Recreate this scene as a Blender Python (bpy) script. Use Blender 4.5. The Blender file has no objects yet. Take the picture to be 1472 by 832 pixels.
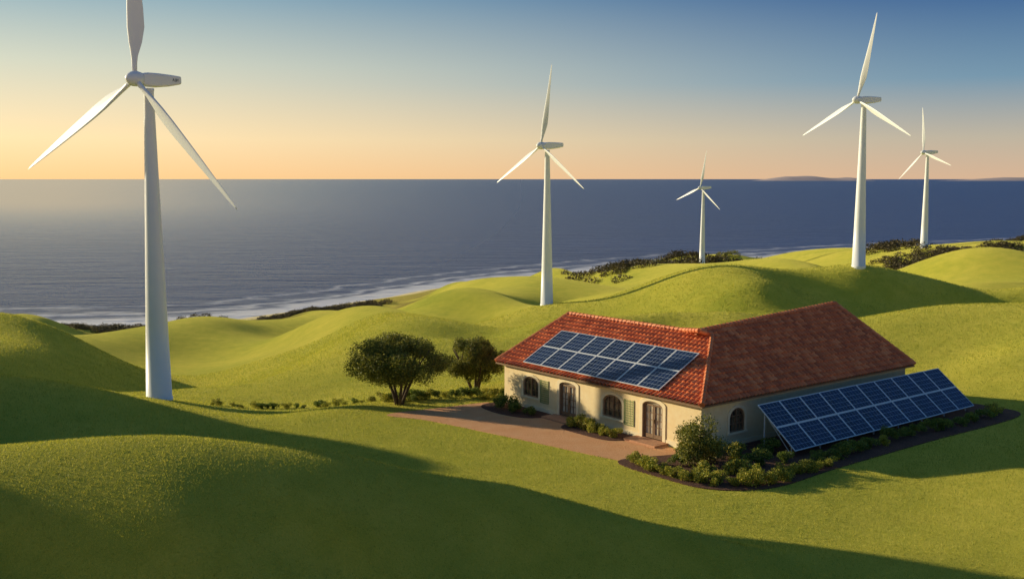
import bpy, bmesh, math, random
import numpy as np
from mathutils import Vector, Matrix
random.seed(4); RNG=np.random.default_rng(7)
scene=bpy.context.scene; COL=scene.collection
CAMZ=16.5; PITCH=math.atan(159/1540)
# ------------------------------------------------------------ helpers
def q_of(py): return math.tan(math.atan((py-416)/1540)+PITCH)
def ctrl(px,py,y):
    v=(416-py)/1540; dy=math.cos(PITCH)+v*math.sin(PITCH)
    return ((px-736)/1540/dy, y, CAMZ-q_of(py)*y)
def ctrz(px,y,z): return ((px-736)/1515,y,z)
def obj_from(name,me,parent=None,loc=None):
    o=bpy.data.objects.new(name,me); COL.objects.link(o)
    if parent: o.parent=parent
    if loc is not None: o.location=loc
    return o
def mk(name,verts,faces,mat=None,parent=None,smooth=False,loc=None):
    me=bpy.data.meshes.new(name); me.from_pydata([tuple(v) for v in verts],[],faces); me.update()
    if mat:
        for m in (mat if isinstance(mat,(list,tuple)) else [mat]): me.materials.append(m)
    if smooth: me.polygons.foreach_set('use_smooth',[True]*len(me.polygons))
    return obj_from(name,me,parent,loc)
def fastmesh(name,V,nper,mat):
    n=len(V); nf=n//nper
    me=bpy.data.meshes.new(name); me.vertices.add(n); me.vertices.foreach_set('co',V.astype(np.float32).ravel())
    me.loops.add(n); me.loops.foreach_set('vertex_index',np.arange(n,dtype=np.int32))
    me.polygons.add(nf); me.polygons.foreach_set('loop_start',np.arange(0,n,nper,dtype=np.int32))
    me.polygons.foreach_set('loop_total',np.full(nf,nper,dtype=np.int32))
    me.update(calc_edges=True); me.validate(); me.materials.append(mat)
    return me
def box(x0,x1,y0,y1,z0,z1):
    v=[(x0,y0,z0),(x1,y0,z0),(x1,y1,z0),(x0,y1,z0),(x0,y0,z1),(x1,y0,z1),(x1,y1,z1),(x0,y1,z1)]
    return v,[(0,3,2,1),(4,5,6,7),(0,1,5,4),(1,2,6,5),(2,3,7,6),(3,0,4,7)]
class MB:
    def __init__(s): s.v=[];s.f=[]
    def add(s,v,f):
        o=len(s.v); s.v+=[tuple(p) for p in v]; s.f+=[tuple(i+o for i in g) for g in f]; return s
    def box(s,*a): return s.add(*box(*a))
    def tube(s,pts,rad,seg=8):
        rings=[]; pts=[Vector(p) for p in pts]
        for i,p in enumerate(pts):
            d=(pts[min(i+1,len(pts)-1)]-pts[max(i-1,0)]).normalized()
            a=d.orthogonal().normalized() if i==0 else (prev-d*prev.dot(d)).normalized()
            prev=a; b=d.cross(a)
            rings.append([p+(a*math.cos(2*math.pi*k/seg)+b*math.sin(2*math.pi*k/seg))*rad[i] for k in range(seg)])
        v=[x for r in rings for x in r]; f=[]
        for i in range(len(rings)-1):
            for k in range(seg):
                f.append((i*seg+k,i*seg+(k+1)%seg,(i+1)*seg+(k+1)%seg,(i+1)*seg+k))
        f.append(tuple(range(seg))[::-1]); f.append(tuple((len(rings)-1)*seg+k for k in range(seg)))
        return s.add(v,f)
def empty(name,loc=(0,0,0),rotz=0):
    e=bpy.data.objects.new(name,None); COL.objects.link(e); e.location=loc; e.rotation_euler=(0,0,rotz); return e
def lab(o,label,cat,group=None):
    o["label"]=label; o["category"]=cat
    if group: o["group"]=group
# ------------------------------------------------------------ materials
def newmat(name):
    m=bpy.data.materials.new(name); m.use_nodes=True; nt=m.node_tree
    return m,nt,nt.nodes['Principled BSDF']
def N(nt,t,**k):
    n=nt.nodes.new(t)
    for a,b in k.items(): setattr(n,a,b)
    return n
def noise(nt,scale,detail=4,vec=None,rough=.55):
    n=N(nt,'ShaderNodeTexNoise'); n.inputs['Scale'].default_value=scale; n.inputs['Detail'].default_value=detail; n.inputs['Roughness'].default_value=rough
    if vec is not None: nt.links.new(vec,n.inputs['Vector'])
    return n
def ramp(nt,fac,stops):
    r=N(nt,'ShaderNodeValToRGB'); el=r.color_ramp.elements
    while len(el)<len(stops): el.new(.5)
    for e,(p,c) in zip(el,stops): e.position=p; e.color=(*c,1)
    nt.links.new(fac,r.inputs['Fac']); return r
def mix(nt,fac,a,b,mode='MIX'):
    m=N(nt,'ShaderNodeMix',data_type='RGBA',blend_type=mode)
    for s,i in ((fac,0),(a,6),(b,7)):
        if isinstance(s,(int,float)): m.inputs[i].default_value=s
        elif isinstance(s,tuple): m.inputs[i].default_value=(*s,1)
        else: nt.links.new(s,m.inputs[i])
    return m.outputs[2]
def math_(nt,op,a,b=None,c=None,clamp=False):
    m=N(nt,'ShaderNodeMath',operation=op,use_clamp=clamp)
    for i,s in enumerate((a,b,c)):
        if s is None: continue
        if isinstance(s,(int,float)): m.inputs[i].default_value=s
        else: nt.links.new(s,m.inputs[i])
    return m.outputs[0]
def maprange(nt,v,a,b,c=0,d=1,smooth=False):
    m=N(nt,'ShaderNodeMapRange'); 
    if smooth: m.interpolation_type='SMOOTHSTEP'
    nt.links.new(v,m.inputs[0])
    for i,x in zip((1,2,3,4),(a,b,c,d)): m.inputs[i].default_value=x
    return m.outputs[0]
def bump(nt,h,strength,dist,b=None):
    n=N(nt,'ShaderNodeBump'); n.inputs['Distance'].default_value=dist
    if isinstance(strength,(int,float)): n.inputs['Strength'].default_value=strength
    else: nt.links.new(strength,n.inputs['Strength'])
    nt.links.new(h,n.inputs['Height'])
    if b is not None: nt.links.new(n.outputs[0],b.inputs['Normal'])
    return n.outputs[0]
def simple(name,c1,c2,scale,rough=.7,bs=.3,bd=.02,detail=5,metal=0):
    m,nt,b=newmat(name); tc=N(nt,'ShaderNodeTexCoord'); n=noise(nt,scale,detail,tc.outputs['Object'])
    r=ramp(nt,n.outputs[0],[(.3,c1),(.7,c2)]); nt.links.new(r.outputs[0],b.inputs['Base Color'])
    b.inputs['Roughness'].default_value=rough; b.inputs['Metallic'].default_value=metal
    if bs: bump(nt,n.outputs[0],bs,bd,b)
    return m
M_white=simple('turbine_paint',(.85,.88,.92),(.88,.91,.94),1.2,.38,0)
M_plaster=simple('plaster',(.88,.68,.38),(.94,.78,.48),3.5,.9,.2,.01,8)
M_trim=simple('trim_plaster',(.89,.74,.48),(.94,.82,.57),6,.8,.15,.01)
M_wood=simple('brown_wood',(.19,.11,.065),(.32,.20,.115),9,.5,.2,.004)
M_shut=simple('trellis_paint',(.27,.34,.13),(.42,.46,.20),8,.7,.2,.004)
M_bark=simple('bark',(.08,.055,.035),(.17,.12,.08),7,.95,.8,.03)
M_mulch=simple('mulch',(.05,.018,.012),(.16,.065,.04),9,.95,1,.06,8)
M_step=simple('step_stone',(.46,.22,.12),(.60,.33,.19),6,.85,.3,.01)
M_alu=simple('aluminium',(.70,.71,.73),(.82,.83,.84),5,.35,0,metal=.1)
M_island=simple('hazed_island',(.46,.37,.38),(.52,.42,.42),.002,1,0)  # pale mauve: distance haze is mixed into the base colour
M_ink=simple('grey_lettering',(.10,.12,.15),(.12,.14,.17),3,.5,0)
M_brass=simple('handle_metal',(.25,.2,.12),(.35,.28,.16),9,.35,0,metal=.9)
def glass(name,c1,c2):
    m,nt,b=newmat(name); tc=N(nt,'ShaderNodeTexCoord'); n=noise(nt,1.7,3,tc.outputs['Object'])
    r=ramp(nt,n.outputs[0],[(.35,c1),(.7,c2)]); nt.links.new(r.outputs[0],b.inputs['Base Color'])
    b.inputs['Roughness'].default_value=.08; b.inputs['Specular IOR Level'].default_value=.7; return m
M_glass=glass('window_glass',(.03,.03,.03),(.28,.22,.13)); M_glass2=glass('curtained_glass',(.38,.34,.27),(.80,.72,.58))

m,nt,b=newmat('paving'); g=N(nt,'ShaderNodeNewGeometry'); n=noise(nt,.9,6,g.outputs['Position']); n2=noise(nt,18,4,g.outputs['Position'])
r=ramp(nt,n.outputs[0],[(.3,(.88,.42,.20)),(.7,(.95,.54,.29))]); c=mix(nt,.3,r.outputs[0],ramp(nt,n2.outputs[0],[(.3,(.6,.27,.12)),(.7,(.98,.64,.38))]).outputs[0])
nt.links.new(c,b.inputs['Base Color']); b.inputs['Roughness'].default_value=1; b.inputs['Specular IOR Level'].default_value=.1; bump(nt,n2.outputs[0],1,.16,b); M_path=m

m,nt,b=newmat('roof_tiles'); at=N(nt,'ShaderNodeAttribute',attribute_name='tile'); tc=N(nt,'ShaderNodeTexCoord')
r=ramp(nt,at.outputs['Fac'],[(0,(.48,.125,.050)),(.3,(.62,.165,.060)),(.7,(.72,.205,.072)),(1,(.84,.30,.12))])
n=noise(nt,1.1,6,tc.outputs['Object']); n2=noise(nt,30,4,tc.outputs['Object'])
c=mix(nt,ramp(nt,n.outputs[0],[(.55,(0,0,0)),(.9,(.2,.2,.2))]).outputs[0],r.outputs[0],(.34,.12,.05))
nt.links.new(c,b.inputs['Base Color']); b.inputs['Roughness'].default_value=.65; bump(nt,n2.outputs[0],.4,.01,b); M_tile=m

m,nt,b=newmat('grass_ground'); g=N(nt,'ShaderNodeNewGeometry'); pos=g.outputs['Position']
n1=noise(nt,.045,4,pos); n2=noise(nt,.5,6,pos); n3=noise(nt,13,5,pos,.7)
f=math_(nt,'ADD',math_(nt,'MULTIPLY',n1.outputs[0],.45),math_(nt,'ADD',math_(nt,'MULTIPLY',n2.outputs[0],.25),math_(nt,'MULTIPLY',n3.outputs[0],.30)))
c=ramp(nt,f,[(.36,(.30,.36,.035)),(.5,(.53,.51,.060)),(.63,(.74,.64,.10))]).outputs[0]
sx=N(nt,'ShaderNodeSeparateXYZ'); nt.links.new(pos,sx.inputs[0]); z=sx.outputs['Z']
nn=noise(nt,.045,5,pos); zz=math_(nt,'ADD',z,math_(nt,'MULTIPLY',math_(nt,'SUBTRACT',nn.outputs[0],.5),13))
c=mix(nt,maprange(nt,zz,-21.8,-19.8,1,0),c,mix(nt,n3.outputs[0],(.07,.05,.022),(.18,.13,.05)))
c=mix(nt,maprange(nt,z,-23.9,-23.3,1,0),c,(.74,.61,.50))
nt.links.new(c,b.inputs['Base Color']); b.inputs['Roughness'].default_value=.95; b.inputs['Specular IOR Level'].default_value=.05
b.inputs['Sheen Weight'].default_value=.7; b.inputs['Sheen Roughness'].default_value=.35; b.inputs['Sheen Tint'].default_value=(1,.88,.20,1)
n4=noise(nt,34,3,pos,.8)
h=math_(nt,'ADD',math_(nt,'MULTIPLY',n3.outputs[0],1.0),math_(nt,'MULTIPLY',n4.outputs[0],.5)); bump(nt,h,1,.10,b)
M_grass=m
def leafmat(name,stops,trans=.35,ns=.9,amt=.6):
    m,nt,b=newmat(name); g=N(nt,'ShaderNodeNewGeometry'); r=ramp(nt,g.outputs['Random Per Island'],stops)
    n=noise(nt,ns,3,g.outputs['Position']); c=mix(nt,amt,r.outputs[0],ramp(nt,n.outputs[0],[(.35,(.55,.55,.5)),(.65,(1.3,1.25,1.1))]).outputs[0],'MULTIPLY')
    nt.links.new(c,b.inputs['Base Color']); b.inputs['Roughness'].default_value=.6
    t=N(nt,'ShaderNodeBsdfTranslucent'); nt.links.new(c,t.inputs[0]); ms=N(nt,'ShaderNodeMixShader'); ms.inputs[0].default_value=trans
    nt.links.new(b.outputs[0],ms.inputs[1]); nt.links.new(t.outputs[0],ms.inputs[2]); nt.links.new(ms.outputs[0],nt.nodes['Material Output'].inputs[0]); return m
M_leaf=leafmat('tree_leaves',[(0,(.08,.11,.015)),(.5,(.18,.20,.03)),(1,(.42,.37,.06))])
M_leaf2=leafmat('shrub_leaves',[(0,(.06,.12,.015)),(.5,(.15,.23,.032)),(1,(.36,.38,.06))])
M_leaf3=leafmat('flowering_leaves',[(0,(.14,.20,.02)),(.6,(.34,.36,.04)),(.85,(.58,.48,.07)),(1,(.9,.74,.12))])
M_scrub=leafmat('coastal_scrub_leaves',[(0,(.04,.034,.014)),(.5,(.09,.07,.026)),(1,(.16,.125,.042))],.15)
M_blade=leafmat('grass_blades',[(0,(.30,.36,.035)),(.5,(.52,.50,.060)),(1,(.74,.65,.11))],.4,.3,.3)

m,nt,b=newmat('solar_cells'); uv=N(nt,'ShaderNodeUVMap'); sp=N(nt,'ShaderNodeSeparateXYZ'); nt.links.new(uv.outputs[0],sp.inputs[0])
def line(src,k,w):
    f=math_(nt,'FRACT',math_(nt,'MULTIPLY',src,k)); d=math_(nt,'ABSOLUTE',math_(nt,'SUBTRACT',f,.5)); return math_(nt,'GREATER_THAN',d,.5-w)
L=math_(nt,'MAXIMUM',line(sp.outputs[0],6,.022),line(sp.outputs[1],5,.022))
fl=N(nt,'ShaderNodeVectorMath',operation='FLOOR'); sc=N(nt,'ShaderNodeVectorMath',operation='SCALE'); sc.inputs['Scale'].default_value=6; nt.links.new(uv.outputs[0],sc.inputs[0]); nt.links.new(sc.outputs[0],fl.inputs[0])
wn=N(nt,'ShaderNodeTexWhiteNoise'); nt.links.new(fl.outputs[0],wn.inputs['Vector'])
oi=N(nt,'ShaderNodeObjectInfo')
cc=mix(nt,wn.outputs['Value'],(.003,.007,.030),(.010,.022,.080))
cc=mix(nt,math_(nt,'MULTIPLY',oi.outputs['Random'],.4),cc,(.020,.042,.12))
c=mix(nt,L,cc,(.42,.50,.62)); nt.links.new(c,b.inputs['Base Color']); b.inputs['Roughness'].default_value=.10; b.inputs['Specular IOR Level'].default_value=.55; M_cell=m

m,nt,b=newmat('sea_water'); g=N(nt,'ShaderNodeNewGeometry'); pos=g.outputs['Position']
def mapped(scale,rot=0):
    mp=N(nt,'ShaderNodeMapping'); mp.inputs['Scale'].default_value=scale; mp.inputs['Rotation'].default_value=(0,0,rot); nt.links.new(pos,mp.inputs[0]); return mp.outputs[0]
w1=noise(nt,1,4,mapped((.20,.50,.1),.25)); w2=noise(nt,1,5,mapped((.030,.11,.02),.2)); w3=noise(nt,1,4,mapped((.002,.010,.002),.1))
h=math_(nt,'ADD',math_(nt,'MULTIPLY',w1.outputs[0],.8),math_(nt,'MULTIPLY',w2.outputs[0],2.4))
# water smoothed offshore to the west, added so it reflects the warm low sky
sx=N(nt,'ShaderNodeSeparateXYZ'); nt.links.new(pos,sx.inputs[0])
cx_=math_(nt,'DIVIDE',sx.outputs['X'],math_(nt,'MAXIMUM',sx.outputs['Y'],1.0))
sheen_mask=math_(nt,'MULTIPLY',maprange(nt,cx_,.08,-.44,0,1,True),maprange(nt,math_(nt,'LOGARITHM',math_(nt,'MAXIMUM',sx.outputs['Y'],1.0),10.0),2.42,3.3,0,1,True))
bump(nt,h,math_(nt,'SUBTRACT',1.0,math_(nt,'MULTIPLY',sheen_mask,.95)),1.1,b)
nt.links.new(math_(nt,'SUBTRACT',.28,math_(nt,'MULTIPLY',sheen_mask,.12)),b.inputs['Roughness'])
at=N(nt,'ShaderNodeAttribute',attribute_name='shore')
base=mix(nt,w3.outputs[0],(.005,.022,.11),(.012,.038,.17))
fn=noise(nt,1,6,mapped((.05,.10,.05),.55))
d=math_(nt,'ADD',at.outputs['Fac'],math_(nt,'MULTIPLY',math_(nt,'SUBTRACT',fn.outputs[0],.5),3.0))
foam=ramp(nt,math_(nt,'MULTIPLY',d,.12),[(.0,(1,1,1)),(.21,(.85,.85,.85)),(.28,(.15,.15,.15)),(.32,(.03,.03,.03)),(.36,(.7,.7,.7)),(.43,(.03,.03,.03)),(.55,(0,0,0)),(.59,(.45,.45,.45)),(.64,(0,0,0))])
c=mix(nt,foam.outputs[0],base,(.95,.89,.91)); nt.links.new(c,b.inputs['Base Color'])
b.inputs['IOR'].default_value=1.33; M_sea=m

# ------------------------------------------------------------ terrain function
HP=Vector((11.3,62.6,0)); HR=math.radians(38.52)
Bv=(math.cos(HR),math.sin(HR)); Av=(-math.sin(HR),math.cos(HR))
C=[ctrl(*p) for p in [
(-250,650,40),(-250,700,36),(-250,832,31),
(0,640,40.5),(0,690,36.5),(0,740,34.8),(0,832,33),(125,632,41),(125,680,37),
(250,628,41.5),(250,670,37.7),(250,740,35),(250,832,33),(375,637,41.8),
(500,651,42),(500,690,39.2),(500,750,37),(500,832,35.2),
(736,700,43),(736,740,40.8),(736,832,38),(1000,756,43),(1000,832,39.8),
(0,541,73),(-250,535,72),(100,550,77),(0,640,62),(-250,640,60),(100,600,67.5),(100,635,62),(229,573,84),(229,628,66),(330,594,79),(330,628,68),
(229,560,100),(229,530,130),(229,515,150),(400,580,90),(400,545,110),(400,510,145),(400,492,175),(400,480,220),(400,470,270),
(0,490,150),(0,516,140),(0,530,115),(100,500,152),(100,520,140),(190,514,150),(170,466,230),(60,478,220),(300,486,220),(0,472,280),
(600,500,130),(600,470,170),(600,447,225),(560,440,250),(680,416,300),(600,432,310),
(700,500,125),(736,465,150),(786,436,170),(700,452,180),(740,425,240),(790,408,330),
(850,428,128),(850,455,122),(950,423,128),(950,463,122.5),(1050,440,126),(1050,466,121),(800,444,125),
(1234,381,161),(1234,382,166),(1234,424,154.5),(1234,455,149),(1100,394,161),(1000,412,158),(1160,386,162),(1160,424,154.5),(1160,450,147),(1350,393,162),(1350,430,155.5),(1450,418,158),(1450,440,153.5),(1100,425,148),
(1009,383,345),(900,408,260),(1100,380,340),(1328,357,282),(1250,370,265),(1472,372,240),(1400,389,210),(1472,398,195),(1472,412,180),(1200,374,300),
(1250,466,108),(1350,446,110),(1472,425,112),(1650,400,115),(1472,500,88),(1400,510,92),(1300,490,98),(1472,580,76),
(1472,700,55),(1472,640,64),(1472,775,47),(1650,640,64),(1650,760,46)]]
C+=[ctrz(*p) for p in [(0,52,1.0),(-250,50,1.5),(250,52,1.2),(500,51,.8),(736,50,.3),(1000,49,.1),(1200,47,.1),(1350,45,.2),(1472,43,.2),
(1200,39,.1),(1350,38,.0),(1472,36,.0),(1200,33,-1.2),(1350,32,-1.2),(1472,31,-1.2),
(0,90,-1.8),(0,168,-10),(100,168,-11.5),(0,200,-14),(950,100,.2),(950,142,-2.5),(1050,136,-2.5),(850,145,-3),(1234,190,-3),(1100,185,-5),(1000,190,-6),(1350,185,-5),(1450,170,-4),(1000,250,-10),(1200,230,-7),
(1472,132,-2.5),(1472,122,0),(1350,130,-3),(1350,120,-.5),(1250,122,-2.5),(1650,130,-2),(736,24,-1.5),(0,24,-1),(1472,26,-2),(736,8,-3),(0,8,-3),(1472,8,-3),(736,3,-3)]]
shore=[(-400,295),(0,295),(170,301),(300,307),(450,341),(560,375),(650,413),(750,442),(860,482),(980,520),(1100,552),(1250,600),(1472,655),(1800,700)]
for px,y in shore: C+=[ctrz(px,y,-25),ctrz(px,y*.945,-22.9),ctrz(px,y*1.12,-29),ctrz(px,y*1.6,-40)]
for a,bb in [(-6,-8),(-6,0),(-7,12),(-6,24),(10,-9),(20,-9),(22,0),(16,16),(12,26),(2,27)]:
    x=HP.x+bb*Bv[0]+a*Av[0]; y=HP.y+bb*Bv[1]+a*Av[1]; C.append((x/y,y,0.0))
C=np.array(C); SX=.75
P=np.stack([C[:,0]*SX,np.log(C[:,1])],1); EPS=.022
def kern(A,B_): return np.sqrt(((A[:,None,:]-B_[None,:,:])**2).sum(-1)+EPS**2)
K=kern(P,P); NP_=len(P); Aug=np.zeros((NP_+3,NP_+3)); Aug[:NP_,:NP_]=-K+np.eye(NP_)*.0005
Aug[:NP_,NP_]=1;Aug[:NP_,NP_+1:]=P;Aug[NP_,:NP_]=1;Aug[NP_+1:,:NP_]=P.T
WT=np.linalg.solve(Aug,np.concatenate([C[:,2],np.zeros(3)]))
def sstep(t): t=np.clip(t,0,1); return t*t*(3-2*t)
TURB=[(ctrl(px,py,y)[0]*y,y) for px,py,y in ((786,437,170),(1009,382,345),(1234,386,161),(1328,357,282))]
def hgt(x,y):
    x=np.atleast_1d(np.asarray(x,float)); y=np.atleast_1d(np.asarray(y,float)); yy=np.maximum(y,3.0)
    r=np.clip(x/yy,-.85,.85); out=np.empty(len(x))
    for i in range(0,len(x),20000):
        Q=np.stack([r[i:i+20000]*SX,np.log(yy[i:i+20000])],1)
        out[i:i+20000]=-kern(Q,P)@WT[:NP_]+WT[NP_]+Q@WT[NP_+1:]
    amp=sstep((yy-92)/25)*sstep((out+23)/5)
    for tx,ty in TURB: amp=amp*(1-.95*np.exp(-((x-tx)**2+(yy-ty)**2)/19**2))
    # long dune-like rolls, sharper on the crest than in the trough
    ph=(x*.72+yy*.42)/6.2+1.3*np.sin(yy/34+x/55)+.8*np.sin(x/21-yy/29)
    du=2*(.5+.5*np.sin(ph))**1.6-1.0
    ph2=(x*.95-yy*.12)/8.5+1.2*np.sin(yy/24)
    out+=amp*(2.8*du*(.65+.35*np.sin(yy/27-x/50+1))+1.9*np.sin(ph2))
    out+=.07*np.sin(x/2.7+1)*np.cos(yy/3.3)*sstep((140-yy)/40)
    # taller hills added outside the view to cast long evening shadows over the lawn
    out+=20*np.exp(-(((x+70)/13)**2+((yy-88)/9)**2))+20*np.exp(-(((x+56)/10)**2+((yy-48)/6.5)**2))
    out+=20.5*np.exp(-((((x+46)/9.5)**2+((yy-64)/8.5)**2)**2))
    dx=x-HP.x; dy=y-HP.y; b_=dx*Bv[0]+dy*Bv[1]; a_=dx*Av[0]+dy*Av[1]
    ex=np.maximum(np.maximum(-10.5-b_,b_-27.5),0); ey=np.maximum(np.maximum(-8.5-a_,a_-23.5),0)
    d=np.sqrt(ex**2+ey**2); mk_=1-sstep(d/8)
    return out*(1-mk_)
def H(x,y): return float(hgt([x],[y])[0])
def grid_mesh(name,rs,th,zf,mat):
    R,T=np.meshgrid(rs,th,indexing='ij'); X=(R*np.sin(T)).ravel(); Y=(R*np.cos(T)).ravel(); Z=zf(X,Y)
    nr,ntt=R.shape; idx=np.arange(nr*ntt).reshape(nr,ntt)
    F=np.stack([idx[:-1,:-1],idx[:-1,1:],idx[1:,1:],idx[1:,:-1]],-1).reshape(-1,4)
    me=bpy.data.meshes.new(name); me.vertices.add(len(X)); me.vertices.foreach_set('co',np.stack([X,Y,Z],1).astype(np.float32).ravel())
    me.loops.add(F.size); me.loops.foreach_set('vertex_index',F.ravel().astype(np.int32)); me.polygons.add(len(F))
    me.polygons.foreach_set('loop_start',np.arange(0,F.size,4,dtype=np.int32)); me.polygons.foreach_set('loop_total',np.full(len(F),4,dtype=np.int32))
    me.polygons.foreach_set('use_smooth',np.ones(len(F),bool)); me.update(calc_edges=True); me.materials.append(mat)
    return me,X,Y
rs=np.exp(np.linspace(math.log(4),math.log(950),640)); th=np.radians(np.linspace(-68,68,620))
me,_,_=grid_mesh('ground',rs,th,hgt,M_grass)
o=obj_from('ground',me); o["kind"]="structure"; lab(o,"rolling green grass hills sloping down to the coast","ground")
rs=np.exp(np.concatenate([np.linspace(math.log(200),math.log(900),260),np.linspace(math.log(920),math.log(90000),60)])); th=np.radians(np.linspace(-85,85,500))
me,X,Y=grid_mesh('sea',rs,th,lambda x,y:np.full(len(x),-25.0),M_sea)
dep=np.where(np.hypot(X,Y)<940,-25-hgt(X,Y),30); at=me.attributes.new('shore','FLOAT','POINT'); at.data.foreach_set('value',dep.astype(np.float32))
o=obj_from('sea',me); o["kind"]="structure"; lab(o,"dark blue ocean with small waves and surf along the beach","sea")

def island(x0,x1,y,hh,seed):
    rg=random.Random(seed); nx=60; ny=6; v=[];f=[]
    ph=[rg.uniform(0,6) for _ in range(4)]
    for j in range(ny+1):
        for i in range(nx+1):
            s=i/nx; t=j/ny; e=min(1,s*3.5)**1.2*min(1,(1-s)*5)**.8*math.sin(math.pi*t)
            z=hh*e*(.75+.15*math.sin(s*7+ph[0])+.10*math.sin(s*17+ph[1]))
            v.append((x0+(x1-x0)*s,y+(t-.5)*1400,-27+max(z,0)*1.05))
    for j in range(ny):
        for i in range(nx):
            k=j*(nx+1)+i; f.append((k,k+1,k+nx+2,k+nx+1))
    o=mk('island',v,f,M_island,smooth=True); o["kind"]="structure"; lab(o,"low hazy island on the ocean horizon","island")
island(4900,7300,22000,105,2); island(8700,13500,22000,100,5)

# ------------------------------------------------------------ sheets
def spline(pts,k=8):
    out=[];n=len(pts)
    for i in range(n):
        p0,p1,p2,p3=[Vector(pts[(i+d)%n]) for d in (-1,0,1,2)]
        for j in range(k):
            t=j/k; out.append(.5*((2*p1)+(-p0+p2)*t+(2*p0-5*p1+4*p2-p3)*t*t+(-p0+3*p1-3*p2+p3)*t**3))
    return [(p.x,p.y) for p in out]
def L2W(b_,a_): return (HP.x+b_*Bv[0]+a_*Av[0],HP.y+b_*Bv[1]+a_*Av[1])
def sheet(name,poly,z0,z1,mat,label,cat):
    n=len(poly); v=[(x,y,z0) for x,y in poly]+[(x,y,z1) for x,y in poly]
    f=[tuple(range(n,2*n))]+[(i,(i+1)%n,n+(i+1)%n,n+i) for i in range(n)]
    me=bpy.data.meshes.new(name); me.from_pydata(v,[],f)
    bm=bmesh.new(); bm.from_mesh(me); bmesh.ops.triangulate(bm,faces=[max(bm.faces,key=lambda q:len(q.verts))],ngon_method='EAR_CLIP'); bmesh.ops.recalc_face_normals(bm,faces=bm.faces); bm.to_mesh(me); bm.free()
    me.materials.append(mat); o=obj_from(name,me); o["kind"]="structure"; lab(o,label,cat); return o
path_poly=spline([(-8.8,74.0),(-5,76.4),(-1.9,78.2),L2W(-.6,19.6),L2W(.2,14),L2W(.2,8),L2W(.2,3),L2W(-.6,1.0),(7.3,61.2),(1,66.4),(-5.5,72.0)],6)
bedA=spline([L2W(.42,19.4),L2W(-1.7,19.6),L2W(-2.3,17),L2W(-1.6,14.4),L2W(.42,14.2)],6)
bedB=spline([L2W(.42,10.9),L2W(-1.6,10.9),L2W(-1.9,8.2),L2W(-1.5,6.1),L2W(.42,6.0)],6)
bedC=spline([L2W(-4.7,2.3),L2W(-5.2,-2),L2W(-4.7,-5),L2W(-1.8,-6.8),L2W(4,-6.6),L2W(14,-6.5),L2W(25.5,-6.5),L2W(27.2,-4),L2W(25.5,-.5),L2W(14,.44),L2W(6,.44),L2W(1.4,.44),L2W(-1,1.3)],6)
sheet('path',path_poly,-.05,.03,M_path,"terracotta paved forecourt in front of the house","path")
sheet('garden_bed',bedA,-.05,.07,M_mulch,"dark mulch flower bed beside the house wall","garden bed")
sheet('garden_bed',bedB,-.05,.07,M_mulch,"dark mulch flower bed between the two doors","garden bed")
sheet('garden_bed',bedC,-.05,.05,M_mulch,"curved dark mulch bed around the solar array","garden bed")
def inpoly(X,Y,poly):
    ins=np.zeros(len(X),bool); n=len(poly)
    for i in range(n):
        x1,y1=poly[i];x2,y2=poly[(i+1)%n]
        if y1==y2: continue
        c=((y1>Y)!=(y2>Y))&(X<(x2-x1)*(Y-y1)/(y2-y1)+x1); ins^=c
    return ins

# ------------------------------------------------------------ grass blades
NB=660000
u=RNG.uniform(-.60,.60,NB); y=np.exp(RNG.uniform(math.log(31),math.log(170),NB)); x=u*y
dx=x-HP.x; dy=y-HP.y; b_=dx*Bv[0]+dy*Bv[1]; a_=dx*Av[0]+dy*Av[1]
keep=~(((b_>.2)&(b_<12)&(a_>.2)&(a_<20))|((b_>.2)&(b_<23)&(a_>.2)&(a_<11.5)))
for pl in (path_poly,bedC): keep&=~inpoly(x,y,pl)
x=x[keep];y=y[keep];n_=len(x); z=hgt(x,y)
hh=RNG.uniform(.022,.048,n_)*(1+y/45); ww=.008*(y/30)*RNG.uniform(.6,1.4,n_); an=RNG.uniform(0,math.tau,n_)
lx=RNG.normal(0,.45,n_)*hh; ly=RNG.normal(0,.45,n_)*hh
V=np.empty((n_,3,3)); cx=np.cos(an)*ww; cy=np.sin(an)*ww
V[:,0]=np.stack([x-cx,y-cy,z-.01],1);V[:,1]=np.stack([x+cx,y+cy,z-.01],1);V[:,2]=np.stack([x+lx,y+ly,z+hh],1)
o=obj_from('grass',fastmesh('grass',V.reshape(-1,3),3,M_blade)); o["kind"]="stuff"; lab(o,"short green grass covering the hills","grass")

# ------------------------------------------------------------ house
house=empty('farmhouse',HP,HR); lab(house,"cream plastered farmhouse with red clay tile roof and arched windows","house")
def boolean(obj,cutters):
    for c in cutters:
        md=obj.modifiers.new('b','BOOLEAN'); md.operation='DIFFERENCE'; md.object=c; md.solver='EXACT'
    bpy.context.view_layer.update(); dg=bpy.context.evaluated_depsgraph_get(); me=bpy.data.meshes.new_from_object(obj.evaluated_get(dg))
    obj.modifiers.clear(); obj.data=me
    for c in cutters: bpy.data.objects.remove(c)
foot=[(.45,.45),(22.5,.45),(22.5,11.2),(11.7,11.2),(11.7,19.6),(.45,19.6)]
nf=len(foot); v=[(x,y,-.4) for x,y in foot]+[(x,y,2.915) for x,y in foot]
f=[tuple(range(nf))[::-1],tuple(range(nf,2*nf))]+[(i,(i+1)%nf,nf+(i+1)%nf,nf+i) for i in range(nf)]
wall=mk('wall',v,f,M_plaster,house)
def arch(w,h,rise,k=12):
    p=[(-w/2,0),(w/2,0)]
    for i in range(k+1):
        t=math.pi*i/k; p.append((w/2*math.cos(t),h-rise+rise*math.sin(t)))
    return p
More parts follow.
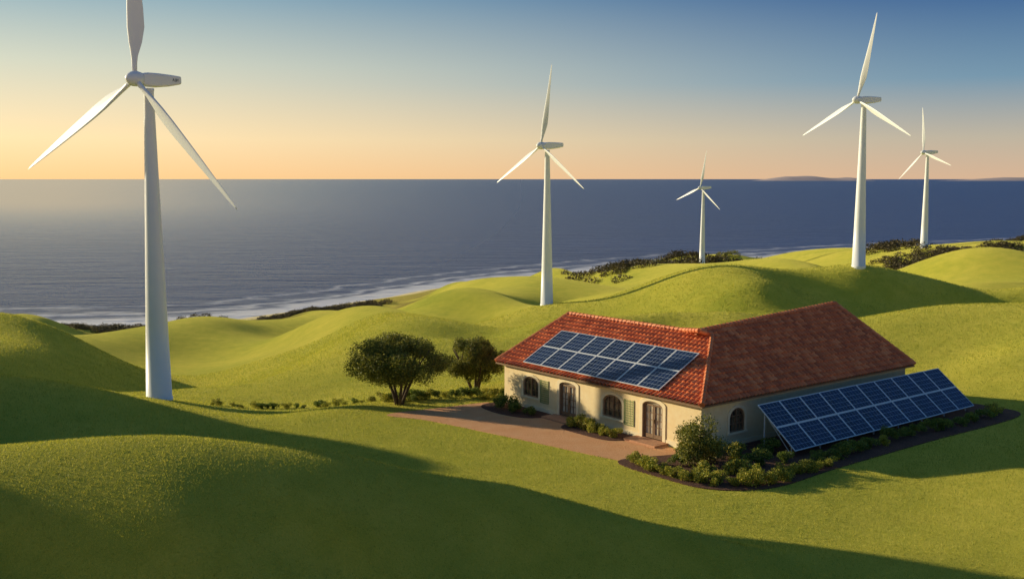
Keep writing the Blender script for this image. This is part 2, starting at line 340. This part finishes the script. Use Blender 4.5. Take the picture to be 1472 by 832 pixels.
def place(face,s,z0):
    if face=='L': return Matrix(((0,0,-1,.45),(-1,0,0,s),(0,1,0,z0),(0,0,0,1)))
    return Matrix(((1,0,0,s),(0,0,-1,.45),(0,1,0,z0),(0,0,0,1)))
def prism(pts,z0,z1):
    n=len(pts); v=[(a,b,z0) for a,b in pts]+[(a,b,z1) for a,b in pts]
    return v,[tuple(range(n))[::-1],tuple(range(n,2*n))]+[(i,(i+1)%n,n+(i+1)%n,n+i) for i in range(n)]
def ringprism(po,pi,z0,z1,closed=True):
    n=len(po); v=[(a,b,z0) for a,b in po]+[(a,b,z1) for a,b in po]+[(a,b,z0) for a,b in pi]+[(a,b,z1) for a,b in pi]; f=[]
    for i in range(n if closed else n-1):
        j=(i+1)%n
        f+=[(n+i,n+j,3*n+j,3*n+i),(i,j,n+j,n+i),(2*n+i,3*n+i,3*n+j,2*n+j),(i,2*n+i,2*n+j,j)]
    if not closed:
        f+=[(0,n,3*n,2*n),(n-1,3*n-1,4*n-1,2*n-1)]
    return v,f
openings=[('L',16.5,.95,1.7,1.45,.55,'w'),('L',12.5,.17,1.75,2.4,.30,'d'),('L',8.1,.9,1.8,1.5,.55,'w'),('L',4.45,.17,1.75,2.4,.35,'d'),('R',3.75,.9,1.45,1.5,.6,'w')]
def fixn(o):
    bm=bmesh.new(); bm.from_mesh(o.data); bmesh.ops.recalc_face_normals(bm,faces=bm.faces); bm.to_mesh(o.data); bm.free()
cut=[]
for (fc,s,z0,w,h_,ri,k) in openings:
    v,f=prism(arch(w,h_,ri),-.24,.2); M=place(fc,s,z0); c=mk('c',[M@Vector(p) for p in v],f,None,house); cut.append(c)
for c in cut+[wall]: fixn(c)
boolean(wall,cut)
def part(name,mb,mat,M,parent):
    o=mk(name,[M@Vector(p) for p in mb.v],mb.f,mat,parent); fixn(o); return o
for (fc,s,z0,w,h_,ri,k) in openings:
    M=place(fc,s,z0)
    if k=='w':
        win=part('window',MB().add(*prism(arch(w-.02,h_-.02,ri),-.17,-.14)),M_glass,M,house)
        fr=MB().add(*ringprism(arch(w-.01,h_-.01,ri),[(a*(w-.2)/w,b*(h_-.18)/h_+.08) for a,b in arch(w,h_,ri)],-.135,-.03))
        fr.box(-.035,.035,.09,h_-.1,-.13,-.05)
        for zz in (.33,.66): fr.box(-w/2+.1,w/2-.1,h_*zz-.02,h_*zz+.02,-.128,-.07)
        for xx in (-.25,.25): fr.box(w*xx-.018,w*xx+.018,.09,h_-.2,-.126,-.075)
        part('frame',fr,M_wood,M,win)
        sur=MB().add(*ringprism([(a*(w+.36)/w,b) for a,b in [(p[0],p[1]*(h_+.18)/h_) for p in arch(w,h_,ri)[1:]+[arch(w,h_,ri)[0]]]],[(a,b) for a,b in arch(w+.01,h_+.01,ri)[1:]+[arch(w+.01,h_,ri)[0]]],.002,.05,False))
        part('surround',sur,M_trim,M,win)
        part('sill',MB().box(-w/2-.22,w/2+.22,-.12,-.002,-.1,.12),M_trim,M,win)
        if fc=='L':
            sh=MB()
            x0=w/2+.22; x1=x0+.88; sh.box(x0,x0+.05,-.25,h_-.05,.01,.06); sh.box(x1-.05,x1,-.25,h_-.05,.01,.06)
            for i in range(11): sh.box(x0+.05,x1-.05,-.25+i*.155,-.20+i*.155,.02,.045)
            for i in range(5): sh.box(x0+.14+i*.14,x0+.18+i*.14,-.25,h_-.05,.046,.06)
            part('trellis',sh,M_shut,M,win)
    else:
        dr=MB()
        for sg in (-1,1):
            xa,xb=sorted((sg*.012,sg*(w/2-.08)))
            dr.box(xa,xa+.09,.02,h_-.22,-.14,-.07); dr.box(xb-.09,xb,.02,h_-.22,-.14,-.07)
            dr.box(xa+.09,xb-.09,.02,.28,-.139,-.072); dr.box(xa+.09,xb-.09,h_-.32,h_-.22,-.139,-.072)
            for i in (1,2,3): dr.box(xa+.09,xb-.09,.28+i*.45,.31+i*.45,-.135,-.08)
            dr.box((xa+xb)/2-.012,(xa+xb)/2+.012,.28,h_-.32,-.136,-.085)
        door=part('door',dr,M_wood,M,house)
        part('glass_pane',MB().add(*prism(arch(w-.02,h_-.02,ri),-.19,-.15)),M_glass2,M,door)
        part('frame',MB().add(*ringprism([(p[0],p[1]) for p in arch(w-.01,h_-.01,ri)[1:]+[arch(w-.01,h_,ri)[0]]],[(p[0]*(w-.16)/w,p[1]*(h_-.09)/h_) for p in arch(w,h_,ri)[1:]+[arch(w,h_,ri)[0]]],-.145,-.02,False)),M_wood,M,door)
        part('handle',MB().box(.05,.08,1.0,1.25,-.06,-.02).box(.05,.08,1.02,1.06,-.075,-.055),M_brass,M,door)
        A1=arch(w,h_,ri); A1=A1[1:]+[A1[0]]
        part('surround',MB().add(*ringprism([(p[0]*(w+.5)/w,p[1]*(h_+.20)/h_) for p in A1],[(p[0]*(w+.01)/w,p[1]*(h_+.01)/h_) for p in A1],.002,.06,False)),M_trim,M,door)
        part('doorstep',MB().box(-w/2-.5,w/2+.5,-.165,-.01,.003,1.25).box(-w/2-.3,w/2+.3,-.009,.0,-.2,.9),M_step,M,door)
part('plinth',MB().box(.41,.447,.41,3.3,-.1,.35).box(.41,.447,5.6,11.3,-.1,.35).box(.41,.447,13.7,19.64,-.1,.35).box(.45,22.54,.41,.447,-.1,.35),M_trim,Matrix(),house)
# roof
K_=(6.1,4.6,6.2); R0=(5.3,5.0,6.478); R1=(21.4,5.85,7.07); L1=(6.1,18.8,6.2)
V3=lambda p:Vector(p)
planes=[
 ([(0,0,3),(0,20.1,3),L1,K_],(0,1,0)),
 ([(0,0,3),K_,R0,R1,(23,0,3)],(1,0,0)),
 ([(12.2,20.1,3),(12.2,9,3),(6.1,7.4,6.2),L1],(0,1,0)),
 ([(0,20.1,3),(12.2,20.1,3),L1],(1,0,0)),
 ([(23,0,3),(23,11.7,3),R1],(0,1,0)),
 ([(23,11.7,3),(9,11.7,3),R1],(1,0,0)),
 ([(9,11.7,3),R0,R1],(1,0,0))]
RV=[];RF=[];TI=[]
for poly,e in planes:
    poly=[V3(p) for p in poly]; e=V3(e); nrm=(poly[1]-poly[0]).cross(poly[-1]-poly[0]).normalized()
    if nrm.z<0: nrm=-nrm
    e=(e-nrm*e.dot(nrm)).normalized(); up=nrm.cross(e)
    if up.z<0: up=-up
    o0=min(poly,key=lambda p:p.z); S=[(p-o0).dot(e) for p in poly]; T=[(p-o0).dot(up) for p in poly]
    TW=.36; TH=.44
    s0=math.floor(min(S)/TW)*TW; s1=max(S); ss=np.arange(s0,s1+TW/8,TW/8); ts=[];k=math.floor(min(T)/TH)
    while k*TH<max(T)+.01: ts+=[k*TH,k*TH+TH*.5,k*TH+TH*.985]; k+=1
    ts=np.array(ts); SS,TT=np.meshgrid(ss,ts,indexing='ij')
    row=np.floor(TT/TH+1e-6); fr=(TT/TH)-row; col=np.floor(SS/TW+1e-6)
    rnd=np.sin(row*12.9898+col*78.233+len(RV))*43758.5453; rnd=rnd-np.floor(rnd)
    D=.15*np.abs(np.cos(math.pi*SS/TW))+.085*(1-fr)+.012*rnd*(np.abs(np.cos(math.pi*SS/TW))>.4)
    base=len(RV); ns,ntt=SS.shape
    for i in range(ns):
        for j in range(ntt):
            RV.append(tuple(o0+e*SS[i,j]+up*TT[i,j]+nrm*D[i,j]))
    cs=((SS[:-1,:-1]+SS[1:,1:])/2).ravel(); ct=((TT[:-1,:-1]+TT[1:,1:])/2).ravel(); ins=inpoly(cs,ct,list(zip(S,T))).reshape(ns-1,ntt-1)
    for i in range(ns-1):
        cidx=math.floor((ss[i]+ss[i+1])/2/TW+.5)
        for j in range(ntt-1):
            if ins[i,j]:
                ridx=math.floor((ts[j])/TH+1e-6)
                a=base+i*ntt+j; RF.append((a,a+ntt,a+ntt+1,a+1)); h1=math.sin(cidx*12.9898+ridx*78.233+base)*43758.5453; TI.append(h1-math.floor(h1))
roof=mk('roof',RV,RF,M_tile,house,smooth=False)
at=roof.data.attributes.new('tile','FLOAT','FACE'); at.data.foreach_set('value',np.array(TI,dtype=np.float32))
mb=MB()
for poly,e in planes:
    n=len(poly); mb.add([(p[0],p[1],p[2]-.02) for p in poly],[tuple(range(n))])
so=[(0,0),(23,0),(23,11.7),(12.2,11.7),(12.2,20.1),(0,20.1)]
mb.add([(x,y,2.92) for x,y in so]+[(x,y,3.0) for x,y in so],[tuple(range(6))]+[(i,(i+1)%6,6+(i+1)%6,6+i) for i in range(6)])
part('eaves',mb,M_wood,Matrix(),house)
capt=[]; mb=MB()
KB=(6.1,7.4,6.2)
mb.add([(K_[0],K_[1],K_[2]+.03),(R0[0],R0[1],R0[2]+.03),(KB[0],KB[1],KB[2]+.03)],[(0,1,2)]); capt.append(.5)
for p,q in [((0,0,3.05),K_),(K_,L1),(R0,R1),(K_,R0),(R0,KB),(L1,(0,20.1,3.05)),(R1,(23,0,3.05)),(R1,(23,11.7,3.05)),(L1,(12.2,20.1,3.05))]:
    p=V3(p)+Vector((0,0,.09));q=V3(q)+Vector((0,0,.09)); d=q-p; Ln=d.length; k=max(1,round(Ln/.42))
    for i in range(k):
        a=p+d*(i/k); c=p+d*((i+1.12)/k) if i<k-1 else q; nf0=len(mb.f); mb.tube([a,c],[.18,.14],8); capt+= [random.random()]*(len(mb.f)-nf0)
cap=part('ridge_tiles',mb,M_tile,Matrix(),roof)
at=cap.data.attributes.new('tile','FLOAT','FACE'); at.data.foreach_set('value',np.array([.45+.55*t for t in capt],dtype=np.float32))

# ------------------------------------------------------------ solar arrays
def module_mesh(w,h):
    me=bpy.data.meshes.new('solar_panel'); mb=MB(); t=.055
    mb.box(-w/2,w/2,-h/2,h/2,-.05,0)
    v=mb.v; f=mb.f
    v+= [(-w/2+t,-h/2+t,.003),(w/2-t,-h/2+t,.003),(w/2-t,h/2-t,.003),(-w/2+t,h/2-t,.003)]; f.append((8,9,10,11))
    me.from_pydata(v,[],f); me.materials.append(M_alu); me.materials.append(M_cell); me.polygons[6].material_index=1
    uvl=me.uv_layers.new(name='UVMap')
    for li,uvv in zip(me.polygons[6].loop_indices,[(0,0),(1,0),(1,1),(0,1)]): uvl.data[li].uv=uvv
    me.update(); return me
def array(name,origin,ed,ud,ncol,nrow,W,Hh,label,cat):
    e=Vector(ed).normalized(); u_=Vector(ud).normalized(); nn=e.cross(u_)
    root=empty(name,HP,HR); lab(root,label,cat); me=module_mesh(W/ncol-.02,Hh/nrow-.02)
    for i in range(ncol):
        for j in range(nrow):
            o=obj_from('solar_panel',me,root); c=Vector(origin)+e*(W/ncol*(i+.5))+u_*(Hh/nrow*(j+.5))
            # each module sits a fraction of a degree off its neighbours
            rt=Matrix.Rotation(random.uniform(-.006,.006),4,'X')@Matrix.Rotation(random.uniform(-.006,.006),4,'Y')
            o.matrix_local=Matrix(((e.x,u_.x,nn.x,c.x),(e.y,u_.y,nn.y,c.y),(e.z,u_.z,nn.z,c.z),(0,0,0,1)))@rt
    return root,e,u_,nn
sl=.5246
nr=Vector((-sl,0,1)).normalized()
root,e,u_,nn=array('rooftop_solar_array',Vector((.3,17.1,3+.3*sl))+nr*.32,(0,-1,0),(1,0,sl),7,2,13.4,4.2,"blue solar panels in two rows mounted on the tiled roof","solar panels")
mb=MB()
for uu in (.6,1.6,2.6,3.6):
    a=Vector((.3,17.1,3+.3*sl))+nr*.23+u_*uu; mb.tube([a,a+e*13.4],[.03,.03],6)
part('mounting_rail',mb,M_alu,Matrix(),root)
sb=Vector((0,2.9,2.33))
root,e,u_,nn=array('ground_solar_array',(4.05,-3.75,.45),(1,0,0),sb,10,2,20.6,3.7,"tilted ground-mounted solar panels beside the house wall","solar panels")
mb=MB()
for uu in (.5,1.7,2.0,3.2):
    a=Vector((4.1,-3.75,.45))-nn*.10+u_*uu; mb.tube([a,a+e*20.5],[.035,.035],6)
part('mounting_rail',mb,M_alu,Matrix(),root)
for i in range(8):
    xx=4.3+i*2.86; mb=MB()
    a=Vector((xx,-3.75,.45))-nn*.14
    mb.tube([a+u_*.05,a+u_*3.6],[.04,.04],6)
    pf=a+u_*.5; pb=a+u_*3.1
    mb.tube([(pf.x,pf.y,0),pf],[.045,.045],6); mb.tube([(pb.x,pb.y,0),pb],[.045,.045],6); mb.tube([(pf.x,pf.y,.08),pb],[.025,.025],6)
    part('support_leg',mb,M_alu,Matrix(),root)

# ------------------------------------------------------------ wind turbines
def smooth_sides(me):
    for p in me.polygons: p.use_smooth=len(p.vertices)==4
def mesh_only(v,f,mat,allsmooth=False):
    o=mk('n',v,f,mat); fixn(o); me=o.data; bpy.data.objects.remove(o)
    if allsmooth: me.polygons.foreach_set('use_smooth',[True]*len(me.polygons))
    else: smooth_sides(me)
    return me
mb=MB(); prof=[(-1.5,1.10),(0,1.06),(.12,1.06),(.13,1.00),(6,.84),(12,.68),(18,.52),(24.1,.37),(24.25,.41),(24.4,.41)]
mb.tube([(0,0,z) for z,r in prof],[r for z,r in prof],40); TWme=mesh_only(mb.v,mb.f,M_white)
secs=[(-.50,.30,.30,0),(-.55,.44,.46,0),(-1.0,.50,.54,.0),(-2.0,.52,.54,.02),(-3.1,.48,.46,.08),(-4.2,.40,.33,.17),(-4.3,.36,.29,.18)]
v=[];f=[];seg=32
for y_,rx,rz,oz in secs:
    for k in range(seg):
        t=2*math.pi*(k+.5)/seg; c,s=math.cos(t),math.sin(t); pw=.32
        v.append((rx*math.copysign(abs(c)**pw,c),y_,oz+rz*math.copysign(abs(s)**pw,s)))
for i in range(len(secs)-1):
    for k in range(seg): f.append((i*seg+k,i*seg+(k+1)%seg,(i+1)*seg+(k+1)%seg,(i+1)*seg+k))
f.append(tuple(range(seg))); f.append(tuple((len(secs)-1)*seg+k for k in range(seg)))
NAme=mesh_only(v,f,M_white)
NAme.polygons.foreach_set('use_smooth',[False]*len(NAme.polygons))
mb=MB(); prof=[(-.56,.42),(-.5,.52),(-.2,.58),(.15,.58),(.45,.48),(.68,.31),(.80,.12),(.82,.02)]
mb.tube([(0,y_,0) for y_,r in prof],[r for y_,r in prof],24); HUme=mesh_only(mb.v,mb.f,M_white)
def blade(kc):
    R=14.0; secs=[(0,.38,1,0),(.05,.40,.95,0),(.10,.56,.65,8),(.17,.96*kc,.34,14),(.25,1.26*kc,.22,14),(.35,1.22*kc,.18,11),(.5,.98*kc,.15,8),(.65,.73*kc,.14,5),(.8,.49*kc,.13,3),(.92,.29*kc,.12,1),(.98,.16,.12,0),(1,.05,.2,0)]
    v=[];f=[];seg=20
    for t,c,th_,tw_ in secs:
        a=math.radians(tw_+12)
        for k in range(seg):
            ph=2*math.pi*k/seg; xx=math.cos(ph)*c/2; yy=math.sin(ph)*c/2*th_*(1 if t<.08 else (.6+.5*math.cos(ph)))
            X_=xx-(c-.42)*.18; v.append((X_*math.cos(a)-yy*math.sin(a),X_*math.sin(a)+yy*math.cos(a)+ .35*t*t,t*R))
    for i in range(len(secs)-1):
        for k in range(seg): f.append((i*seg+k,i*seg+(k+1)%seg,(i+1)*seg+(k+1)%seg,(i+1)*seg+k))
    f.append(tuple(range(seg))); f.append(tuple((len(secs)-1)*seg+k for k in range(seg)))
    return mesh_only(v,f,M_white,True)
BLwide=blade(1.08); BLslim=blade(.86)
def turbine(px,y,base_py,psi,R,angs,label,text=False):
    x=ctrl(px,base_py,y)[0]*y; z=H(x,y); zt=ctrl(px,base_py,y)[2]
    root=empty('wind_turbine',(x,y,z)); lab(root,label,"wind turbine","wind turbines on the coastal hills")
    dz=zt-z
    psi=math.radians(psi); nz=Vector((-math.sin(psi),-math.cos(psi),0)); hz=Vector((math.cos(psi),-math.sin(psi),0)); up=Vector((0,0,1))
    t=obj_from('tower',TWme,root); t.scale=(1,1,(25+dz)/25)
    hc=nz*1.30+up*(25+dz+.05)
    def orient(Yd,Zd,loc,sc=1):
        Xd=Yd.cross(Zd); return Matrix(((Xd.x*sc,Yd.x*sc,Zd.x*sc,loc.x),(Xd.y*sc,Yd.y*sc,Zd.y*sc,loc.y),(Xd.z*sc,Yd.z*sc,Zd.z*sc,loc.z),(0,0,0,1)))
    na=obj_from('nacelle',NAme,root); na.matrix_local=orient(nz,up,hc)
    hu=obj_from('rotor_hub',HUme,root); hu.matrix_local=orient(nz,up,hc)
    for a in angs:
        a=math.radians(a); d=hz*math.cos(a)+up*math.sin(a)
        bl=obj_from('rotor_blade',BLwide if text else BLslim,root); bl.matrix_local=orient(nz,d,hc+d*.3,R/14)
    if text:
        cu=bpy.data.curves.new('t','FONT'); cu.body='NLA'; cu.size=.32; cu.extrude=.006; cu.align_x='CENTER'
        to=bpy.data.objects.new('t',cu); COL.objects.link(to); bpy.context.view_layer.update()
        me=bpy.data.meshes.new_from_object(to.evaluated_get(bpy.context.evaluated_depsgraph_get())); bpy.data.objects.remove(to); me.materials.clear(); me.materials.append(M_ink)
        L_=obj_from('lettering',me,na)
        L_.matrix_local=Matrix(((0,0,1,.475),(-1,0,0,-3.6),(0,1,0,.04),(0,0,0,1))) if (nz.cross(up)).y<0 else Matrix(((0,0,-1,-.475),(1,0,0,-3.6),(0,1,0,.04),(0,0,0,1)))
    return root
turbine(229,84,574,30,14.1,(89,208,317),"large white wind turbine on a grassy slope, dark lettering on nacelle",True)
turbine(786,170,437,53,12.4,(76,207,328),"white three-bladed wind turbine on a lit meadow ridge")
turbine(1009,345,382,60,11.9,(75,199,326),"distant small white wind turbine among dark coastal scrub")
turbine(1234,161,386,66,12.4,(72,202,333),"white wind turbine standing on top of a rounded hill")
turbine(1328,282,357,72,11.3,(93,217,342),"distant white wind turbine on a far coastal ridge")

# ------------------------------------------------------------ vegetation
def leaves(clumps,n,size,rg,shell=.55,flat=.85):
    cl=np.array([c[:3] for c in clumps]); rr=np.array([c[3] for c in clumps]); w=rr**2/np.sum(rr**2); k=rg.choice(len(clumps),n,p=w)
    d=rg.normal(size=(n,3)); d/=np.linalg.norm(d,axis=1)[:,None]; d[:,2]*=flat
    p=cl[k]+d*(rr[k]*(shell+(1-shell)*rg.random(n)**.6)*(1+.12*rg.normal(size=n)))[:,None]
    a=rg.normal(size=(n,3)); a/=np.linalg.norm(a,axis=1)[:,None]; b=np.cross(a,rg.normal(size=(n,3))); b/=np.linalg.norm(b,axis=1)[:,None]
    s=size*rg.uniform(.6,1.4,n)[:,None]; V=np.empty((n,4,3)); V[:,0]=p-a*s; V[:,1]=p-b*s*.5; V[:,2]=p+a*s; V[:,3]=p+b*s*.5
    return V.reshape(-1,3)
def tree(loc,rx,hgt_,base,seed,label,nl=44000,size=.068):
    rg=np.random.default_rng(seed); rd=random.Random(seed); root=empty('leafy_tree',loc); lab(root,label,"tree","trees beside the house")
    cz=base+(hgt_-base)*.38; clumps=[]; mb=MB()
    for i in range(54):
        while True:
            p=Vector((rd.uniform(-1,1),rd.uniform(-1,1),rd.uniform(-1,1)))
            if .45<p.length<1: break
        rz=(hgt_-cz) if p.z>0 else (cz-base)
        r=rd.uniform(.16,.27)*rx
        clumps.append((p.x*rx*.86,p.y*rx*.80,cz+p.z*(rz-r*.5),r))
    stems=[]
    for i in range(5):
        a=i*math.tau/5+rd.uniform(-.4,.4); r1=rd.uniform(.4,.65)*rx
        p0=Vector((math.cos(a)*.10,math.sin(a)*.10,-.3)); p1=Vector((math.cos(a)*.25*r1,math.sin(a)*.25*r1,base*.6)); p2=Vector((math.cos(a)*r1*.7,math.sin(a)*r1*.7,cz)); p3=Vector((math.cos(a)*r1*1.1,math.sin(a)*r1*1.1,cz+(hgt_-cz)*.5))
        mb.tube([p0,p1,p2,p3],[.15,.11,.07,.025],7); stems.append(p2)
    for c in clumps[:34]:
        s=min(stems,key=lambda q:(q-Vector(c[:3])).length); m_=(s+Vector(c[:3]))/2+Vector((0,0,-.1)); mb.tube([s-Vector((0,0,.2)),m_,c[:3]],[.05,.03,.012],5)
    mk('trunk',mb.v,mb.f,M_bark,root,smooth=True)
    obj_from('crown',fastmesh('crown',leaves(clumps,nl,size,rg,.35),4,M_leaf),root); return root
tree((-8.3,77.5,H(-8.3,77.5)),3.8,5.3,1.45,11,"broad dark green tree with several bare stems on the lawn")
tree((-2.9,82.5,H(-2.9,82.5)),2.6,4.6,.8,23,"smaller rounded dark green tree beside the house",28000,.066)
def shrubmesh(seed,mat,n=1500,size=.06,ncl=9,tall=.8):
    rg=np.random.default_rng(seed); rd=random.Random(seed); cl=[(rd.uniform(-.5,.5),rd.uniform(-.5,.5),rd.uniform(.15,tall),rd.uniform(.22,.42)) for _ in range(ncl)]
    return fastmesh('shrub',leaves(cl,n,size,rg,.4),4,mat)
SH=[shrubmesh(i,M_leaf2) for i in range(3)]+[shrubmesh(10+i,M_leaf3) for i in range(3)]
BUSH=shrubmesh(31,M_leaf,9000,.035,24,1.15)
def shrub(b_,a_,s,k,world=False,lb=None,me=None):
    x,y=(b_,a_) if world else L2W(b_,a_)
    o=obj_from('garden_shrub',me or SH[k],None,(x,y,H(x,y)+.02)); o.scale=(s*random.uniform(.9,1.15),s*random.uniform(.9,1.15),s*random.uniform(.8,1.1)); o.rotation_euler=(0,0,random.uniform(0,6.28))
    lab(o,lb or ("low yellow-green flowering shrub planted in the mulch bed" if k>2 else "dark green rounded shrub planted in the mulch bed"),"shrub","garden shrubs around the house")
shrub(-1.4,-1.2,1.9,0,lb="large rounded olive green bush at the house corner",me=BUSH)
rd=random.Random(9)
for i in range(20): shrub(4.5+i*1.1,-5.1+rd.uniform(-.25,.25),rd.uniform(.6,.85),rd.choice([0,1,2,2,4]))
for i in range(18):
    pts=[(-4.0,1.6),(-4.5,0),(-4.6,-2),(-4.2,-4),(-2.8,-5.7),(-.6,-6.1),(2,-5.9),(4,-5.9)]
    q=i/17*7; i0=min(int(q),6); fr=q-i0; bx=pts[i0][0]*(1-fr)+pts[i0+1][0]*fr; ax=pts[i0][1]*(1-fr)+pts[i0+1][1]*fr
    shrub(bx,ax,rd.uniform(.65,.95),rd.choice([3,4,5,3]))
for p in [(-3,-2.8),(-2.6,-.3),(-1,-4),(.8,-3.6),(2.6,-3.9),(1.5,-1.6),(3.2,-2.3)]: shrub(p[0]+rd.uniform(-.3,.3),p[1],rd.uniform(.7,1.1),rd.choice([0,1,4,5]))
for a_ in (18.8,17.6,16.4,15.2): shrub(-.9+rd.uniform(-.3,.3),a_,rd.uniform(.7,1.0),rd.choice([0,1,3]))
for a_ in (10.3,9.4,8.5,7.6,6.7): shrub(-.8+rd.uniform(-.3,.3),a_,rd.uniform(.7,.95),rd.choice([0,3,4]))
for i in range(18): shrub(-9.5+i*.62+rd.uniform(-.2,.2),78.8+rd.uniform(-.8,.8)+i*.1,rd.uniform(.5,.95),rd.choice([0,1,2,3]),True,"low green shrub growing on the lawn beneath the trees")
for i in range(22): shrub(-24+i*.7+rd.uniform(-.3,.3),84.5-i*.2+rd.uniform(-.5,.5),rd.uniform(.3,.65),rd.choice([1,3,5]),True,"low flowering shrub in a row on the meadow edge")
for i in range(4): shrub(25.2+i*.6,.6+i*.5,rd.uniform(.9,1.2),0)
def scrub(name_label,line_pts,width,n,rad,seed,mat=M_scrub,spread=.05):
    rg=np.random.default_rng(seed); cl=[]; nseg=len(line_pts)-1
    cent=[rg.random()*nseg for _ in range(max(4,n//14))]
    for i in range(n):
        t=min(max(cent[rg.integers(len(cent))]+rg.normal()*spread*nseg,0),nseg-1e-3); k=int(t); fr=t-k; x=line_pts[k][0]*(1-fr)+line_pts[k+1][0]*fr+rg.normal()*width*.5; y=line_pts[k][1]*(1-fr)+line_pts[k+1][1]*fr+rg.normal()*width
        r=rad*rg.uniform(.35,1.2); cl.append((x,y,H(x,y)+r*.1,r))
    o=obj_from('coastal_scrub',fastmesh('coastal_scrub',leaves(cl,n*260,rad*.10,rg,.6,.6),4,mat)); o["kind"]="stuff"; lab(o,name_label,"scrub")
def wp(px,py,y): c=ctrl(px,py,y); return (c[0]*y,y)
scrub("brown low scrub along the headland above the beach",[wp(370,465,284),wp(450,448,303),wp(545,435,334)],5,240,1.5,1,M_scrub,.06)
scrub("brown low scrub on the hillside near the shore",[wp(-20,478,272),wp(120,478,268),wp(240,480,260),wp(320,488,250)],6,360,1.5,2,M_scrub,.06)
scrub("dark coastal trees and scrub at the shore",[wp(870,400,350),wp(950,395,365),wp(1060,385,390)],13,230,3.1,3)
scrub("dark green coastal scrub patches at the shore",[wp(850,400,360),wp(950,395,385),wp(1060,385,400)],16,40,2.6,13,M_leaf)
scrub("dark coastal trees on the far ridge",[wp(1270,365,300),wp(1330,360,320),wp(1480,355,330)],7,130,2.6,4)
scrub("dark scrub belt below the far ridge",[wp(1300,378,262),wp(1380,374,262),wp(1480,368,262)],5,130,2.0,5)

# ------------------------------------------------------------ light
AZ=math.radians(-67); EL=math.radians(15)
sd=Vector((math.sin(AZ)*math.cos(EL),math.cos(AZ)*math.cos(EL),math.sin(EL)))
sun=bpy.data.lights.new('sun','SUN'); sun.energy=5; sun.angle=math.radians(.6); sun.color=(1,.84,.54)
so=bpy.data.objects.new('sun',sun); COL.objects.link(so); so.rotation_euler=sd.to_track_quat('Z','Y').to_euler(); so.location=(-50,20,60)
w=bpy.data.worlds.new("World"); scene.world=w; w.use_nodes=True; nt=w.node_tree; bg=nt.nodes['Background']
sky=N(nt,'ShaderNodeTexSky'); sky.sky_type='NISHITA'; sky.sun_disc=False; sky.sun_elevation=EL; sky.sun_rotation=AZ; sky.air_density=1.0; sky.dust_density=1.0; sky.ozone_density=2.0
tc=N(nt,'ShaderNodeTexCoord'); sp=N(nt,'ShaderNodeSeparateXYZ'); nt.links.new(tc.outputs['Generated'],sp.inputs[0])
dt=N(nt,'ShaderNodeVectorMath',operation='DOT_PRODUCT'); nt.links.new(tc.outputs['Generated'],dt.inputs[0]); dt.inputs[1].default_value=(math.sin(AZ),math.cos(AZ),0)
fz=maprange(nt,dt.outputs['Value'],-.08,.90,0,1,True)
zc=math_(nt,'MAXIMUM',sp.outputs['Z'],0.0)
rR=ramp(nt,zc,[(0,(.66,.44,.29)),(.035,(.48,.42,.33)),(.085,(.15,.27,.38)),(.165,(.012,.078,.25)),(.4,(.02,.07,.21)),(1,(.025,.10,.18))])
rL=ramp(nt,zc,[(0,(1.05,.64,.27)),(.035,(1.04,.77,.41)),(.10,(.66,.66,.50)),(.165,(.24,.40,.47)),(.4,(.22,.26,.28)),(1,(.025,.10,.18))])
cs_=mix(nt,fz,rR.outputs[0],rL.outputs[0])
sk=N(nt,'ShaderNodeVectorMath',operation='SCALE'); nt.links.new(sky.outputs[0],sk.inputs[0]); sk.inputs['Scale'].default_value=.012
cs_=mix(nt,1.0,cs_,sk.outputs[0],'ADD')
nt.links.new(cs_,bg.inputs[0]); bg.inputs[1].default_value=1.0
# ------------------------------------------------------------ camera
cam=bpy.data.cameras.new('camera'); co=bpy.data.objects.new('camera',cam); COL.objects.link(co); co.location=(0,0,CAMZ); co.rotation_euler=(math.pi/2-PITCH,0,0)
cam.sensor_width=36; cam.lens=36*1540/1472; cam.clip_end=150000; cam.clip_start=.5; scene.camera=co
scene.view_settings.view_transform='Standard'; scene.view_settings.look='None'; scene.view_settings.exposure=0
